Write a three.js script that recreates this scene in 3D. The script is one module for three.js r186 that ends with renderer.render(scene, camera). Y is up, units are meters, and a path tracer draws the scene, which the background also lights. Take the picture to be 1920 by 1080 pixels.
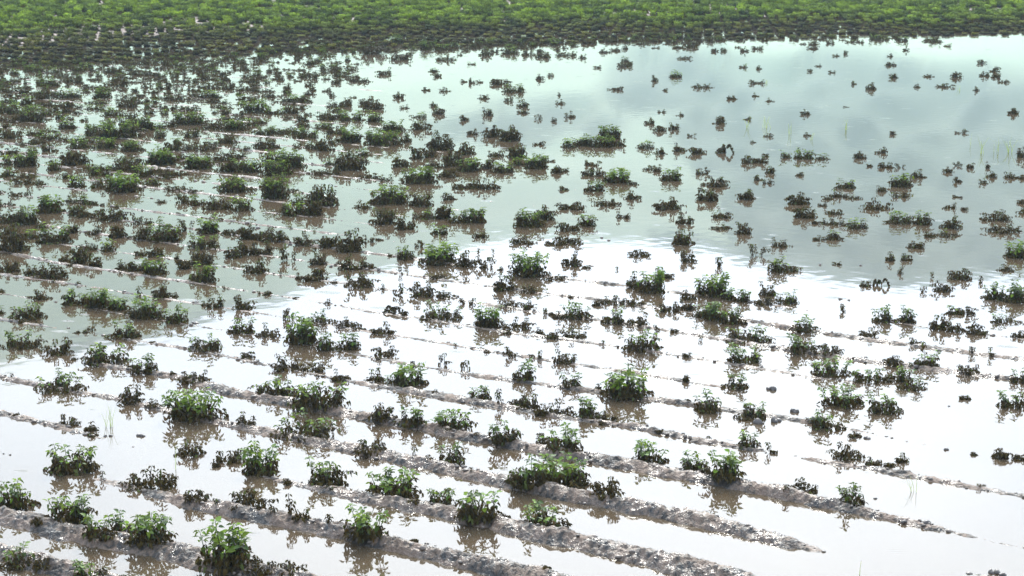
import * as THREE from 'three';
import { mergeGeometries, mergeVertices } from 'three/addons/utils/BufferGeometryUtils.js';

// ---------------------------------------------------------------- camera, sky, sun, exposure
const EYE = 3.82, FOCAL = 3200, PITCH = Math.atan(700 / FOCAL);
const scene = new THREE.Scene();
const camera = new THREE.PerspectiveCamera(2 * Math.atan(540 / FOCAL) * 180 / Math.PI, 16 / 9, 0.1, 6000);
camera.position.set(0, EYE, 0);
camera.rotation.x = -PITCH;
camera.focus = 13.5;
camera.userData.fStop = 7.5;
const renderer = new THREE.WebGLRenderer({ antialias: true });
renderer.toneMapping = THREE.LinearToneMapping;
renderer.toneMappingExposure = 4.2;
renderer.shadowMap.enabled = true;
renderer.shadowMap.type = THREE.PCFSoftShadowMap;
const SUN = new THREE.Vector3(0.06, 0.65, -0.76).normalize();
const sun = new THREE.DirectionalLight(new THREE.Color(1, 0.96, 0.87), 2.0);
sun.position.copy(SUN).multiplyScalar(80).add(new THREE.Vector3(0, 0, -30));
sun.target.position.set(0, 0, -30);
sun.castShadow = true;
sun.shadow.radius = 24;
sun.shadow.mapSize.set(4096, 4096);
Object.assign(sun.shadow.camera, { left: -60, right: 60, top: 60, bottom: -60, near: 1, far: 200 });
scene.add(sun, sun.target);

// ---------------------------------------------------------------- small tools
const rng = (seed) => () => { seed = (seed + 0x6d2b79f5) | 0; let t = Math.imul(seed ^ (seed >>> 15), 1 | seed); t = (t + Math.imul(t ^ (t >>> 7), 61 | t)) ^ t; return ((t ^ (t >>> 14)) >>> 0) / 4294967296; };
const hash = (x, y, z) => { let h = Math.imul(x | 0, 374761393) ^ Math.imul(y | 0, 668265263) ^ Math.imul(z | 0, 1274126177); h = Math.imul(h ^ (h >>> 13), 1274126177); return ((h ^ (h >>> 16)) >>> 0) / 4294967296; };
const fade = (t) => t * t * (3 - 2 * t), mix = (a, b, t) => a + (b - a) * t, clamp = (x, a = 0, b = 1) => Math.min(b, Math.max(a, x));
const step = (a, b, x) => fade(clamp((x - a) / (b - a)));
function noise(x, y, seed = 0) {                       // value noise, -1 .. 1
  const i = Math.floor(x), j = Math.floor(y), u = fade(x - i), v = fade(y - j);
  return 2 * mix(mix(hash(i, j, seed), hash(i + 1, j, seed), u), mix(hash(i, j + 1, seed), hash(i + 1, j + 1, seed), u), v) - 1;
}
const fbm = (x, y, seed, n = 4) => { let s = 0, a = 0.5; for (let k = 0; k < n; k++) { s += a * noise(x, y, seed + k); x = x * 2.03 + 17.1; y = y * 2.03 + 5.7; a *= 0.5; } return s; };
function curve(list, x) {                              // list: x0, v0, x1, v1, ...
  if (x <= list[0]) return list[1];
  for (let k = 2; k < list.length; k += 2) if (x <= list[k]) return mix(list[k - 1], list[k + 1], fade((x - list[k - 2]) / (list[k] - list[k - 2])));
  return list[list.length - 1];
}
const ORD = ['first', 'second', 'third', 'fourth', 'fifth', 'sixth', 'seventh', 'eighth', 'ninth', 'tenth', 'eleventh', 'twelfth', 'thirteenth', 'fourteenth', 'fifteenth', 'sixteenth', 'seventeenth', 'eighteenth', 'nineteenth'];
const TENS = ['twenty', 'thirty', 'forty', 'fifty', 'sixty'];
const nth = (k) => k < 20 ? ORD[k - 1] : k % 10 ? TENS[Math.floor(k / 10) - 2] + '-' + ORD[k % 10 - 1] : TENS[Math.floor(k / 10) - 2].replace(/y$/, 'ieth');
const names = new Map();
function numbered(name) { const k = names.get(name) ?? 0; names.set(name, k + 1); return k ? name + '_' + String(k).padStart(3, '0') : name; }
function shade(o) { o.castShadow = o.receiveShadow = true; return o; }
function struct(name, geometry, material) { const o = shade(new THREE.Mesh(geometry, material)); o.name = numbered(name); o.userData.kind = 'structure'; scene.add(o); return o; }
function tag(o, label, category, group, kind) { o.userData.label = label; o.userData.category = category; if (group) o.userData.group = group; if (kind) o.userData.kind = kind; return o; }

// photograph pixel (1920 x 1080) -> direction, -> place on the level y = level
const CP = Math.cos(PITCH), SP = Math.sin(PITCH);
function towards(px, py) { const a = (px - 960) / FOCAL, b = -(py - 540) / FOCAL; return new THREE.Vector3(a, b * CP - SP, -b * SP - CP); }
function ground(px, py, level = 0) { const d = towards(px, py), k = (EYE - level) / -d.y; return { x: d.x * k, z: d.z * k }; }
function pixel(x, y, z) { const w = depth(x, y, z); return { x: 960 + FOCAL * x / w, y: 540 - FOCAL * ((y - EYE) * CP - z * SP) / w }; }
const depth = (x, y, z) => -(z * CP) - (y - EYE) * SP;

// sky: thin bright cloud round the veiled sun, greyer and bluer away from it
function skyTexture() {
  const W = 1024, H = 512, data = new Float32Array(W * H * 4);
  for (let r = 0; r < H; r++) for (let c = 0; c < W; c++) {
    const up = ((r + 0.5) / H - 0.5) * Math.PI, round = ((c + 0.5) / W - 0.5) * 2 * Math.PI, o = (r * W + c) * 4;
    const x = Math.cos(round) * Math.cos(up), y = Math.sin(up), z = Math.sin(round) * Math.cos(up);
    if (y <= 0) { data[o] = 0.35; data[o + 1] = 0.36; data[o + 2] = 0.33; data[o + 3] = 1; continue; }
    const k = 1 / (y + 0.25), cloud = clamp(0.42 + 0.8 * fbm(x * k * 1.7 + 3, z * k * 1.7, 40, 6)), glow = Math.exp(-Math.pow(Math.acos(clamp(x * SUN.x + y * SUN.y + z * SUN.z, -1, 1)) / 0.5, 2));
    const low = Math.exp(-y * 2.6), blue = [0.42, 0.60, 0.94], white = [0.87, 0.91, 0.91];
    for (let i = 0; i < 3; i++) data[o + i] = mix(blue[i], white[i], Math.max(cloud, 0.85 * low)) * (0.78 + 0.12 * low) + glow * [3.3, 3.34, 3.36][i] * (0.7 + 0.3 * cloud);
    data[o + 3] = 1;
  }
  const t = new THREE.DataTexture(data, W, H, THREE.RGBAFormat, THREE.FloatType);
  t.mapping = THREE.EquirectangularReflectionMapping; t.magFilter = THREE.LinearFilter; t.needsUpdate = true;
  return t;
}
scene.background = skyTexture();
scene.environment = scene.background;

// ---------------------------------------------------------------- materials
const lin = (r, g, b) => new THREE.Color().setRGB(r, g, b);
function grainTexture(size, seed, paint) {            // paint(u, v in 0..1) -> [r, g, b] linear or a single height
  const first = paint(0, 0), n = Array.isArray(first) ? 4 : 1, data = n === 4 ? new Uint8Array(size * size * 4) : new Float32Array(size * size);
  for (let j = 0; j < size; j++) for (let i = 0; i < size; i++) {
    const p = paint(i / size, j / size), o = (j * size + i) * n;
    if (n === 4) { for (let c = 0; c < 3; c++) data[o + c] = 255 * Math.pow(clamp(p[c]), 1 / 2.2); data[o + 3] = 255; } else data[o] = p;
  }
  const t = n === 4 ? new THREE.DataTexture(data, size, size) : new THREE.DataTexture(data, size, size, THREE.RedFormat, THREE.FloatType);
  if (n === 4) t.colorSpace = THREE.SRGBColorSpace;
  t.wrapS = t.wrapT = THREE.RepeatWrapping; t.magFilter = THREE.LinearFilter; t.needsUpdate = true;
  return t;
}
// noise that repeats after p cells
function tiled(x, y, p, seed) {
  const i = Math.floor(x), j = Math.floor(y), u = fade(x - i), v = fade(y - j), m = (a) => ((a % p) + p) % p;
  return 2 * mix(mix(hash(m(i), m(j), seed), hash(m(i + 1), m(j), seed), u), mix(hash(m(i), m(j + 1), seed), hash(m(i + 1), m(j + 1), seed), u), v) - 1;
}
const tfbm = (u, v, p, seed, n) => { let s = 0, a = 0.5; for (let k = 0; k < n; k++) { s += a * tiled(u * p, v * p, p, seed + k); p *= 2; a *= 0.55; } return s; };
const mudColor = grainTexture(1024, 1, (u, v) => {
  const a = tfbm(u, v, 6, 11, 7), b = tfbm(u, v, 40, 31, 4), k = clamp(0.48 + 1.2 * a + 1.3 * b);
  return [mix(0.008, 0.090, k), mix(0.0058, 0.060, k), mix(0.004, 0.040, k)];
});
const mudBump = grainTexture(1024, 2, (u, v) => 0.5 + 0.30 * tfbm(u, v, 16, 51, 5) + 0.35 * Math.pow(Math.abs(tfbm(u, v, 48, 71, 3)), 0.8));
const mudRough = grainTexture(512, 3, (u, v) => { const k = clamp(0.5 + 1.6 * tfbm(u, v, 10, 91, 5)); const g = mix(0.24, 0.72, k); return [g, Math.pow(g, 2.2), g]; });
mudRough.colorSpace = THREE.NoColorSpace;
const M = {
  mud: new THREE.MeshPhysicalMaterial({ name: 'wet mud', map: mudColor, bumpMap: mudBump, bumpScale: 0.022, roughness: 1, roughnessMap: mudRough, specularIntensity: 0.65 }),
  clod: new THREE.MeshStandardMaterial({ name: 'mud clod', color: new THREE.Color().setRGB(0.06, 0.047, 0.038), roughness: 0.5 }),
  soil: new THREE.MeshStandardMaterial({ name: 'damp soil', color: lin(1.5, 1.4, 1.4), map: mudColor, bumpMap: mudBump, bumpScale: 0.02, roughness: 0.8 }),
};

// ---------------------------------------------------------------- crop rows: their measured run in the photograph, then laid on the ground
// row axes on the ground: S along the row (to the right), T across the rows (away from the camera)
const SX = 0.8465, SZ = 0.5324, TX = 0.5324, TZ = -0.8465;
const st = (p) => ({ s: p.x * SX + p.z * SZ, t: p.x * TX + p.z * TZ });
const xz = (s, t) => ({ x: s * SX + t * TX, z: s * SZ + t * TZ });
const MEASURED = [
  [0, 1035, 90, 1062, 200, 1090],
  [0, 967, 150, 1003, 233, 1020, 333, 1037, 400, 1056, 640, 1112],
  [0, 858, 210, 905, 370, 945, 630, 998, 900, 1062],
  [0, 775, 100, 797, 183, 820, 355, 858, 490, 892, 650, 927, 760, 947, 960, 990, 1100, 1022, 1330, 1075],
  [0, 708, 220, 748, 430, 797, 640, 838, 860, 886, 1080, 933, 1300, 975, 1540, 1035, 1860, 1082],
  [0, 648, 205, 687, 360, 712, 430, 735, 650, 775, 900, 825, 1130, 865, 1280, 892, 1450, 925, 1600, 957, 1750, 990, 1920, 1028],
  [0, 598, 225, 634, 385, 660, 490, 682, 660, 715, 850, 748, 1040, 780, 1200, 803, 1300, 825, 1520, 862, 1650, 882, 1750, 902, 1900, 928],
  [0, 550, 100, 566, 180, 580, 225, 588, 362, 611, 425, 620, 550, 642, 700, 672, 900, 706, 1100, 732, 1250, 752, 1330, 764, 1555, 797, 1730, 832],
  [0, 514, 112, 529, 250, 551, 480, 586, 542, 597, 680, 620, 840, 645, 940, 663, 1083, 683, 1280, 714, 1500, 748],
  [0, 471, 112, 494, 250, 514, 325, 525, 475, 547, 555, 560, 705, 586, 780, 596, 960, 625, 1100, 642, 1235, 661, 1440, 693, 1513, 706, 1700, 730],
  [40, 444, 125, 460, 250, 476, 337, 487, 462, 507, 610, 527, 755, 547, 997, 584, 1115, 599, 1222, 615, 1352, 636, 1460, 653, 1590, 673, 1780, 697, 1920, 714],
  [70, 420, 150, 434, 237, 446, 337, 459, 412, 469, 555, 487, 705, 507, 805, 521, 925, 537, 1012, 550, 1110, 560, 1225, 577, 1397, 600, 1480, 615, 1647, 640, 1780, 657, 1913, 673],
  [237, 414, 325, 425, 445, 441, 537, 454, 630, 466, 742, 481, 930, 505, 1080, 525, 1172, 536, 1260, 547, 1447, 572, 1613, 595, 1730, 613, 1863, 629],
];
// how many centimetres the crest stands above the water, along the picture's width
const CREST = [
  [-200, 5, 100, 5, 250, 3],
  [-200, 6, 0, 5, 200, 6, 1200, 7],
  [0, -3, 120, -2, 200, 1, 300, 2, 400, 4.5, 700, 6, 1100, 7],
  [0, 2, 110, 2, 190, 0, 230, -1.5, 350, -1, 480, -0.5, 540, 1.5, 640, 3, 900, 5.5, 1100, 6, 1350, 6, 1440, 2, 1500, -0.5],
  [0, 2.2, 60, 1.5, 140, 0.5, 220, 1.5, 440, 2, 640, 3, 860, 4.5, 1100, 6.5, 1300, 6, 1450, 3.5, 1540, 1, 1580, -1, 1760, -1, 1850, 1],
  [0, -2, 150, -1, 200, 1.5, 360, 2.5, 650, 3.5, 900, 4.5, 1130, 5, 1450, 6, 1600, 4, 1680, 2.5, 1750, 2, 1800, 0, 1880, -0.5],
  [-50, 1, 30, 1.2, 130, -0.3, 230, 0.3, 330, 1, 500, 1.2, 570, 0.6, 640, 2, 850, 3, 1040, 2, 1200, 2.5, 1300, 2.5, 1400, 1.5, 1480, -0.3, 1560, 2, 1650, 3, 1750, 2.5, 1860, 1.2, 1930, 1],
  [0, 0, 100, -0.3, 250, 0.8, 350, 1, 430, 0.8, 520, -0.2, 600, 0.4, 690, 0.8, 830, 1.5, 1000, 1.8, 1180, 2, 1330, 2, 1420, 1.5, 1500, 1.5, 1600, 1, 1680, 0.3, 1750, -1, 1900, -1],
  [0, 1.2, 250, 1, 480, 0.8, 560, 0.4, 620, 0.6, 930, 1.5, 1140, 1.8, 1280, 1.2, 1360, 0, 1450, -1.5],
  [0, 1.2, 250, 1.4, 475, 1, 590, 0.8, 660, 0.4, 780, 0.8, 960, 1.2, 1240, 1.5, 1440, 1.8, 1513, 1.6, 1580, 0, 1700, -1.5],
  [0, 1, 125, 1, 340, 1.2, 510, 1, 700, 0.5, 820, 0.4, 1000, 1, 1222, 1.2, 1352, 2, 1460, 2.5, 1590, 3, 1750, 2.8, 1920, 2.5],
  [0, 1, 240, 1.2, 412, 1, 555, 0.5, 705, 1, 925, 0.8, 1110, 1.3, 1225, 1, 1300, 0.8, 1397, 2.5, 1550, 3, 1650, 2, 1780, 2, 1913, 1.8],
  [0, 0.8, 237, 1, 445, 0.8, 630, 1, 742, 1.2, 860, 0.3, 930, 0, 1080, 1.5, 1260, 1, 1350, -0.8, 1450, 0, 1520, -0.5, 1610, 0, 1700, 0.3, 1800, -0.3],
];
const T0 = 6.483, SPACING = 0.7515, ROWS = 62;
const measuredRows = MEASURED.map((m) => { const l = []; for (let k = 0; k < m.length; k += 2) { const q = st(ground(m[k], m[k + 1])); l.push(q.s, q.t); } return l; });
const measuredCrest = CREST.map((c, n) => { const l = []; for (let k = 0; k < c.length; k += 2) { const t = T0 + n * SPACING, q = rowAtPixel(n, c[k]); l.push(q, c[k + 1] / 100 * (c[k + 1] > 0 ? (n > 5 ? 0.72 : 0.9) : 1)); void t; } return l; });
function rowT(n, s) {                                   // where row n runs, across
  const m = measuredRows[n], even = T0 + n * SPACING;
  if (!m) return even + 0.045 * noise(s * 0.35, n * 3.7, 5) + 0.02 * noise(s * 1.3, n * 3.7, 6);
  const a = m[0], b = m[m.length - 2];
  let t;
  if (s <= a) t = mix(m[1], even, step(0, 6, a - s)); else if (s >= b) t = mix(m[m.length - 1], even, step(0, 6, s - b));
  else { let k = 2; while (m[k] < s) k += 2; t = mix(m[k - 1], m[k + 1], (s - m[k - 2]) / (m[k] - m[k - 2])); }
  return t + 0.012 * noise(s * 1.7, n * 3.7, 6);
}
function rowAtPixel(n, px) {                            // s of the place where row n crosses the picture's column px
  let lo = -60, hi = 60;
  const at = (s) => { const p = xz(s, T0 + n * SPACING), w = depth(p.x, 0, p.z); return w < 0.5 ? 9e9 : 960 + FOCAL * p.x / w; };
  for (let k = 0; k < 44; k++) { const mid = (lo + hi) / 2; if (at(mid) < px) lo = mid; else hi = mid; }
  return (lo + hi) / 2;
}
function crest(n, s) {                                  // height of row n's crest over the water
  const rough = 0.004 * noise(s * 2.1, n * 9.1, 7) + 0.005 * noise(s * 0.7, n * 9.1, 8);
  if (measuredCrest[n]) return curve(measuredCrest[n], s) + rough;
  const p = xz(s, T0 + n * SPACING), w = depth(p.x, 0, p.z), px = w > 1 ? 960 + FOCAL * p.x / w : 960;
  return curve([0, 0.007, 420, 0.006, 650, 0.002, 800, -0.004, 1000, -0.012, 1300, -0.02], px) - 0.00016 * Math.max(0, n - 17) ** 1.5 + 2.0 * rough;
}
const nearestRow = (t) => Math.round((t - T0) / SPACING);

// the far shore: a line on the ground, and the field behind it
const SHORE = [[-500, 150], [0, 124], [250, 110], [640, 91], [960, 83], [1200, 74], [1500, 70], [1920, 61], [2500, 50]].map(([x, y]) => ground(x, y));
function beyond(x, z) {                                 // metres behind the shore line
  let k = 1; while (k < SHORE.length - 1 && SHORE[k].x < x) k++;
  const a = SHORE[k - 1], b = SHORE[k];
  return mix(a.z, b.z, (x - a.x) / (b.x - a.x)) - z;
}
function groundHeight(x, z) {
  const d = beyond(x, z), q = st({ x, z }), far = clamp(d, 0, 400);
  const ridged = 0.035 * Math.cos((q.t - T0) / SPACING * 2 * Math.PI);
  return clamp(-0.012 + d * 0.02, -0.3, 0.06) + ridged * step(-3, 2, d) * (1 - step(60, 90, d)) + 0.03 * fbm(x * 0.9, z * 0.9, 61, 3) * step(-6, 0, d) + 0.004 * far + 0.03 * fbm(x * 0.12, z * 0.12, 64, 2) * step(-4, 4, d);
}
function grid(us, vs, place, keep) {
  const pos = [], uv = [], index = [], w = us.length;
  const ok = [];
  for (const v of vs) for (const u of us) { const p = place(u, v); pos.push(p[0], p[1], p[2]); uv.push(p[3] ?? p[0], p[4] ?? p[2]); ok.push(!keep || keep(p)); }
  for (let j = 0; j + 1 < vs.length; j++) for (let i = 0; i + 1 < w; i++) {
    const a = j * w + i, b = a + 1, c = a + w, d = c + 1;
    if (ok[a] || ok[b] || ok[c] || ok[d]) index.push(a, b, c, b, d, c);
  }
  const g = new THREE.BufferGeometry();
  g.setAttribute('position', new THREE.Float32BufferAttribute(pos, 3)); g.setAttribute('uv', new THREE.Float32BufferAttribute(uv, 2));
  g.setIndex(index); g.computeVertexNormals();
  return g;
}
const range = (a, b, d) => { const n = Math.max(1, Math.round((b - a) / d)); return Array.from({ length: n + 1 }, (_, k) => a + (b - a) * k / n); };
{
  const us = [...range(-1500, -100, 100), ...range(-80, -32, 4), ...range(-30, 30, 0.3), ...range(32, 80, 4), ...range(100, 1500, 100)];
  const vs = [40, 20, 0, ...range(-20, -38, 3), ...range(-40, -86, 0.3), ...range(-90, -200, 8), ...range(-240, -1500, 60)];
  struct('ground', grid(us, vs, (x, z) => [x, groundHeight(x, z), z, x / 0.9, z / 0.9]), M.soil);
}
// ridges of mud, each row its own
for (let n = 0; n < ROWS; n++) {
  const s0 = rowAtPixel(n, n < 2 ? -260 : -120), s1 = rowAtPixel(n, n < 2 ? 1500 : 2060), fine = n < 4 ? 0.012 : n < 8 ? 0.015 : n < 13 ? 0.024 : n < 24 ? 0.05 : 0.09;
  const half = n < 5 ? 0.33 : n < 8 ? 0.27 : 0.22, core = n < 5 ? 0.185 : n < 8 ? 0.165 : 0.155;
  const g = grid(range(s0, s1, fine), range(-half, half, n < 13 ? fine : fine * 0.6).reverse(), (s, d) => {
    const c = crest(n, s), big = clamp(0.3 + c / 0.045, 0.25, 1), t = rowT(n, s) + d;
    const lump = 0.026 * fbm(s * 8, t * 8, 21, 3) + 0.014 * Math.abs(noise(s * 24, t * 24, 25)) - 0.013 * Math.max(0, noise(s * 17, t * 17, 26) - 0.45) + 0.010 * noise(s * 41, t * 41, 27) + 0.006 * noise(s * 66, t * 66, 22);
    const wide = 1 + 0.25 * noise(s * 1.1, n * 2.3, 28) + 0.12 * noise(s * 4, n * 2.3 + Math.sign(d), 29);
    const y = c - 0.125 * Math.pow(Math.abs(d) / (core * wide), 1.55) + lump * big;
    const p = xz(s, t);
    return [p.x, y, p.z, s / 0.9, t / 0.9];
  }, (p) => p[1] > -0.012);
  if (g.index.count) struct('mud_ridge', g, M.mud);
}

// ---------------------------------------------------------------- flood water
{
  const size = 1024, metres = 6, h = new Float32Array(size * size), r = rng(77), waves = [];
  for (let k = 0; k < 44; k++) {
    const m = 4 + Math.floor(60 * Math.pow(r(), 1.6)), turn = r() * Math.PI * 2, kx = Math.round(m * Math.cos(turn)), kz = Math.round(m * Math.sin(turn)), q = Math.hypot(kx, kz) || 1;
    waves.push([kx, kz, r() * 6.283, 0.00036 * Math.min(1, q / 18) / (q * 2 * Math.PI / metres)]);
  }
  for (let j = 0; j < size; j++) for (let i = 0; i < size; i++) { let y = 0; for (const [kx, kz, p, a] of waves) y += a * Math.cos((kx * i + kz * j) / size * 2 * Math.PI + p); h[j * size + i] = y; }
  for (let k = 0; k < 22; k++) {                        // small gusts and rings here and there
    const cx = r() * size, cz = r() * size, sig = (0.022 + 0.035 * r()) / metres * size, lam = (0.03 + 0.02 * r()) / metres * size, turn = r() * 6.283, a = 0.0007 * (0.3 + r());
    for (let j = -3 * sig | 0; j <= 3 * sig; j++) for (let i = -3 * sig | 0; i <= 3 * sig; i++) {
      const e = Math.exp(-(i * i * 0.4 + j * j * 1.6) / (sig * sig)), ii = ((Math.floor(cx) + i) % size + size) % size, jj = ((Math.floor(cz) + j) % size + size) % size;
      h[jj * size + ii] += a * e * Math.cos((i * Math.cos(turn) * 0.4 + j) / lam * 6.283);
    }
  }
  const t = new THREE.DataTexture(h, size, size, THREE.RedFormat, THREE.FloatType);
  t.wrapS = t.wrapT = THREE.RepeatWrapping; t.magFilter = THREE.LinearFilter; t.needsUpdate = true;
  const water = new THREE.MeshPhysicalMaterial({ name: 'muddy flood water', color: new THREE.Color().setRGB(0.047, 0.034, 0.021), roughness: 0.03, ior: 1.33, bumpMap: t, bumpScale: 1 });
  const g = new THREE.PlaneGeometry(150, 90, 1, 1); g.rotateX(-Math.PI / 2); g.translate(0, 0, -31);
  for (let k = 0; k < 4; k++) g.attributes.uv.setXY(k, (g.attributes.position.getX(k) * 0.966 + g.attributes.position.getZ(k) * 0.259) / metres, (g.attributes.position.getZ(k) * 0.966 - g.attributes.position.getX(k) * 0.259) / metres);
  struct('flood_water', g, water);
}

// ---------------------------------------------------------------- hills behind the fields (seen mirrored in the water)
{
  const skyline = [[-900, 800], [-300, 715], [0, 655], [250, 606], [500, 552], [640, 505], [750, 470], [900, 448], [1100, 443], [1300, 452], [1450, 480], [1600, 502], [1750, 514], [1920, 516], [2300, 528], [2900, 540]].flatMap(([x, y]) => { const d = towards(x, y); return [Math.atan2(d.x, -d.z), -d.y / Math.hypot(d.x, d.z)]; });
  const pos = [], col = [], index = [], A = 340, D = 130;
  for (let j = 0; j <= D; j++) for (let i = 0; i <= A; i++) {
    const az = mix(-0.62, 0.62, i / A), far = mix(260, 1150, j / D), dist = far * 1.6, x = Math.sin(az) * dist, z = -Math.cos(az) * dist, k = step(300, 900, far);
    const top = (curve(skyline, az) * 1440 - 13) * (1 + 0.012 * noise(az * 40, 0, 83) + 0.02 * noise(az * 13, 4, 84));
    let y = mix(2, top, Math.pow(k, 0.85)) - 0.56 * Math.max(0, far - 900) + 22 * fbm(x * 0.004, z * 0.004, 85, 4) * k * (1 - k) * 4;
    const wood = step(-0.02, 0.10, fbm(x * 0.0042 + 9, z * 0.004, 87, 4) - 0.27 + 0.42 * Math.exp(-(((az - 0.235) / 0.05) ** 2) - ((far - 640) / 130) ** 2) + 0.30 * Math.exp(-(((az + 0.24) / 0.10) ** 2) - ((far - 860) / 120) ** 2));
    if (wood > 0.5) y += (4 + 7 * noise(x * 0.07, z * 0.07, 89)) * (1 - step(700, 820, far));
    const f = fbm(x * 0.008, z * 0.02, 90, 4), g = [mix(0.28, 0.38, 0.5 + f), mix(0.36, 0.44, 0.5 + f), mix(0.22, 0.28, 0.5 + f)], w = [0.05, 0.08, 0.05];
    pos.push(x, y, z);
    for (let c = 0; c < 3; c++) col.push(mix(g[c], w[c], 0.6 * wood));
  }
  for (let j = 0; j < D; j++) for (let i = 0; i < A; i++) { const a = j * (A + 1) + i, b = a + 1, c = a + A + 1, d = c + 1; index.push(a, b, c, b, d, c); }
  const g = new THREE.BufferGeometry();
  g.setAttribute('position', new THREE.Float32BufferAttribute(pos, 3)); g.setAttribute('color', new THREE.Float32BufferAttribute(col, 3)); g.setIndex(index); g.computeVertexNormals();
  struct('hills', g, new THREE.MeshStandardMaterial({ name: 'meadow and forest slope', vertexColors: true, roughness: 1 }));
}
scene.fog = new THREE.FogExp2(new THREE.Color(0.60, 0.84, 1.0), 0.00052);

// ---------------------------------------------------------------- plants
const leafMat = (name, c, through) => new THREE.MeshPhysicalMaterial({ name, color: c, roughness: 1, specularIntensity: 0.5, transmission: through, thickness: 0, clearcoat: 0.07, clearcoatRoughness: 0.3, side: THREE.DoubleSide });
Object.assign(M, {
  leaves: [leafMat('fresh leaf', lin(0.094, 0.155, 0.013), 0.4), leafMat('green leaf', lin(0.065, 0.106, 0.011), 0.38), leafMat('dark green leaf', lin(0.036, 0.062, 0.010), 0.34), leafMat('yellow green leaf', lin(0.115, 0.165, 0.032), 0.42)],
  foliage: new THREE.MeshPhysicalMaterial({ name: 'mixed foliage', color: 0xffffff, vertexColors: true, roughness: 1, specularIntensity: 0.15, transmission: 0.25, thickness: 0, side: THREE.DoubleSide }),
  stem: new THREE.MeshStandardMaterial({ name: 'stem', color: 0xffffff, vertexColors: true, roughness: 0.6 }),
  blade: new THREE.MeshPhysicalMaterial({ name: 'grass blade', color: lin(0.19, 0.25, 0.045), roughness: 1, transmission: 0.35, thickness: 0, side: THREE.DoubleSide }),
});
// leaf outline along +x from the stalk, up is +y; LONG cells along it
function leafShape(width, droop, fold, curl, long = 4) {
  const p = [], idx = [];
  for (let k = 0; k <= long; k++) {
    const u = k / long, w = k === 0 ? 0.04 : k === long ? 0 : width * 0.5 * Math.sin(Math.PI * Math.pow(u, 0.72)) ** 0.85, x = u * (1 - 0.25 * droop * u), y = -droop * u * u * 0.6 + 0.05 * Math.sin(u * 9) * curl;
    p.push([x, y, 0], [x, y + fold * w * (1 + 0.4 * curl * Math.sin(u * 7)), w], [x, y + fold * w * (1 - 0.4 * curl * Math.cos(u * 6)), -w]);
  }
  for (let k = 0; k < long; k++) { const a = k * 3, b = a + 3; for (const s of [1, 2]) { if (s === 1) idx.push(a, a + s, b, a + s, b + s, b); else idx.push(a, b, a + s, a + s, b, b + s); } }
  return { p, idx };
}
const SHAPES = {
  broad: [leafShape(0.66, 0.25, 0.35, 0.3), leafShape(0.58, 0.5, 0.5, 0.6), leafShape(0.70, 0.1, 0.2, 0.4), leafShape(0.6, 0.8, 0.4, 0.5)],
  limp: [leafShape(0.50, 1.1, 0.7, 1), leafShape(0.36, 0.7, 1.1, 1.4), leafShape(0.56, 1.3, 0.5, 1.2), leafShape(0.42, 0.3, 1.0, 1)],
  plain: [leafShape(0.6, 0.4, 0.4, 0, 2), leafShape(0.52, 0.9, 0.6, 0, 2)],
};
const geometryOf = (s) => { const g = new THREE.BufferGeometry(); g.setAttribute('position', new THREE.Float32BufferAttribute(s.p.flat(), 3)); g.setIndex(s.idx); g.computeVertexNormals(); return g; };
const BROAD = SHAPES.broad.map(geometryOf);
class Mass {                                            // collects leaves and stalks into one geometry
  constructor() { this.pos = []; this.col = []; this.idx = []; }
  leaf(shape, m, c) { const b = this.pos.length / 3, v = new THREE.Vector3(); for (const q of shape.p) { v.set(...q).applyMatrix4(m); this.pos.push(v.x, v.y, v.z); this.col.push(...c); } for (const i of shape.idx) this.idx.push(b + i); }
  stalk(path, r0, r1, c, sides = 4) {
    const b = this.pos.length / 3, n = path.length;
    for (let k = 0; k < n; k++) {
      const d = path[Math.min(k + 1, n - 1)].clone().sub(path[Math.max(k - 1, 0)]).normalize(), a = new THREE.Vector3(-d.z, 0.001, d.x).normalize(), e = d.clone().cross(a), r = mix(r0, r1, k / (n - 1));
      for (let s = 0; s < sides; s++) { const w = s / sides * Math.PI * 2; this.pos.push(path[k].x + r * (a.x * Math.cos(w) + e.x * Math.sin(w)), path[k].y + r * (a.y * Math.cos(w) + e.y * Math.sin(w)), path[k].z + r * (a.z * Math.cos(w) + e.z * Math.sin(w))); this.col.push(...c); }
    }
    for (let k = 0; k + 1 < n; k++) for (let s = 0; s < sides; s++) { const i = b + k * sides + s, j = b + k * sides + (s + 1) % sides; this.idx.push(i, i + sides, j, j, i + sides, j + sides); }
  }
  lump(x, y, z, rx, ry, rz, c, r) { const g = LUMP, b = this.pos.length / 3, turn = r() * 6.28, cs = Math.cos(turn), sn = Math.sin(turn); const p = g.attributes.position; for (let k = 0; k < p.count; k++) { const f = 0.75 + 0.5 * r(), a = p.getX(k) * f, d = p.getZ(k) * f; this.pos.push(x + rx * (a * cs - d * sn), y + ry * p.getY(k) * f, z + rz * (a * sn + d * cs)); this.col.push(...c); } for (let k = 0; k < g.index.count; k++) this.idx.push(b + g.index.getX(k)); }
  build() { const g = new THREE.BufferGeometry(); g.setAttribute('position', new THREE.Float32BufferAttribute(this.pos, 3)); g.setAttribute('color', new THREE.Float32BufferAttribute(this.col, 3)); g.setIndex(this.idx); g.computeVertexNormals(); return g; }
}
const LUMP = (() => { const g = new THREE.IcosahedronGeometry(1, 1); g.deleteAttribute('uv'); g.deleteAttribute('normal'); return mergeVertices(g, 1e-3); })();
const _q = new THREE.Quaternion(), _e = new THREE.Euler(), _m = new THREE.Matrix4();
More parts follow.
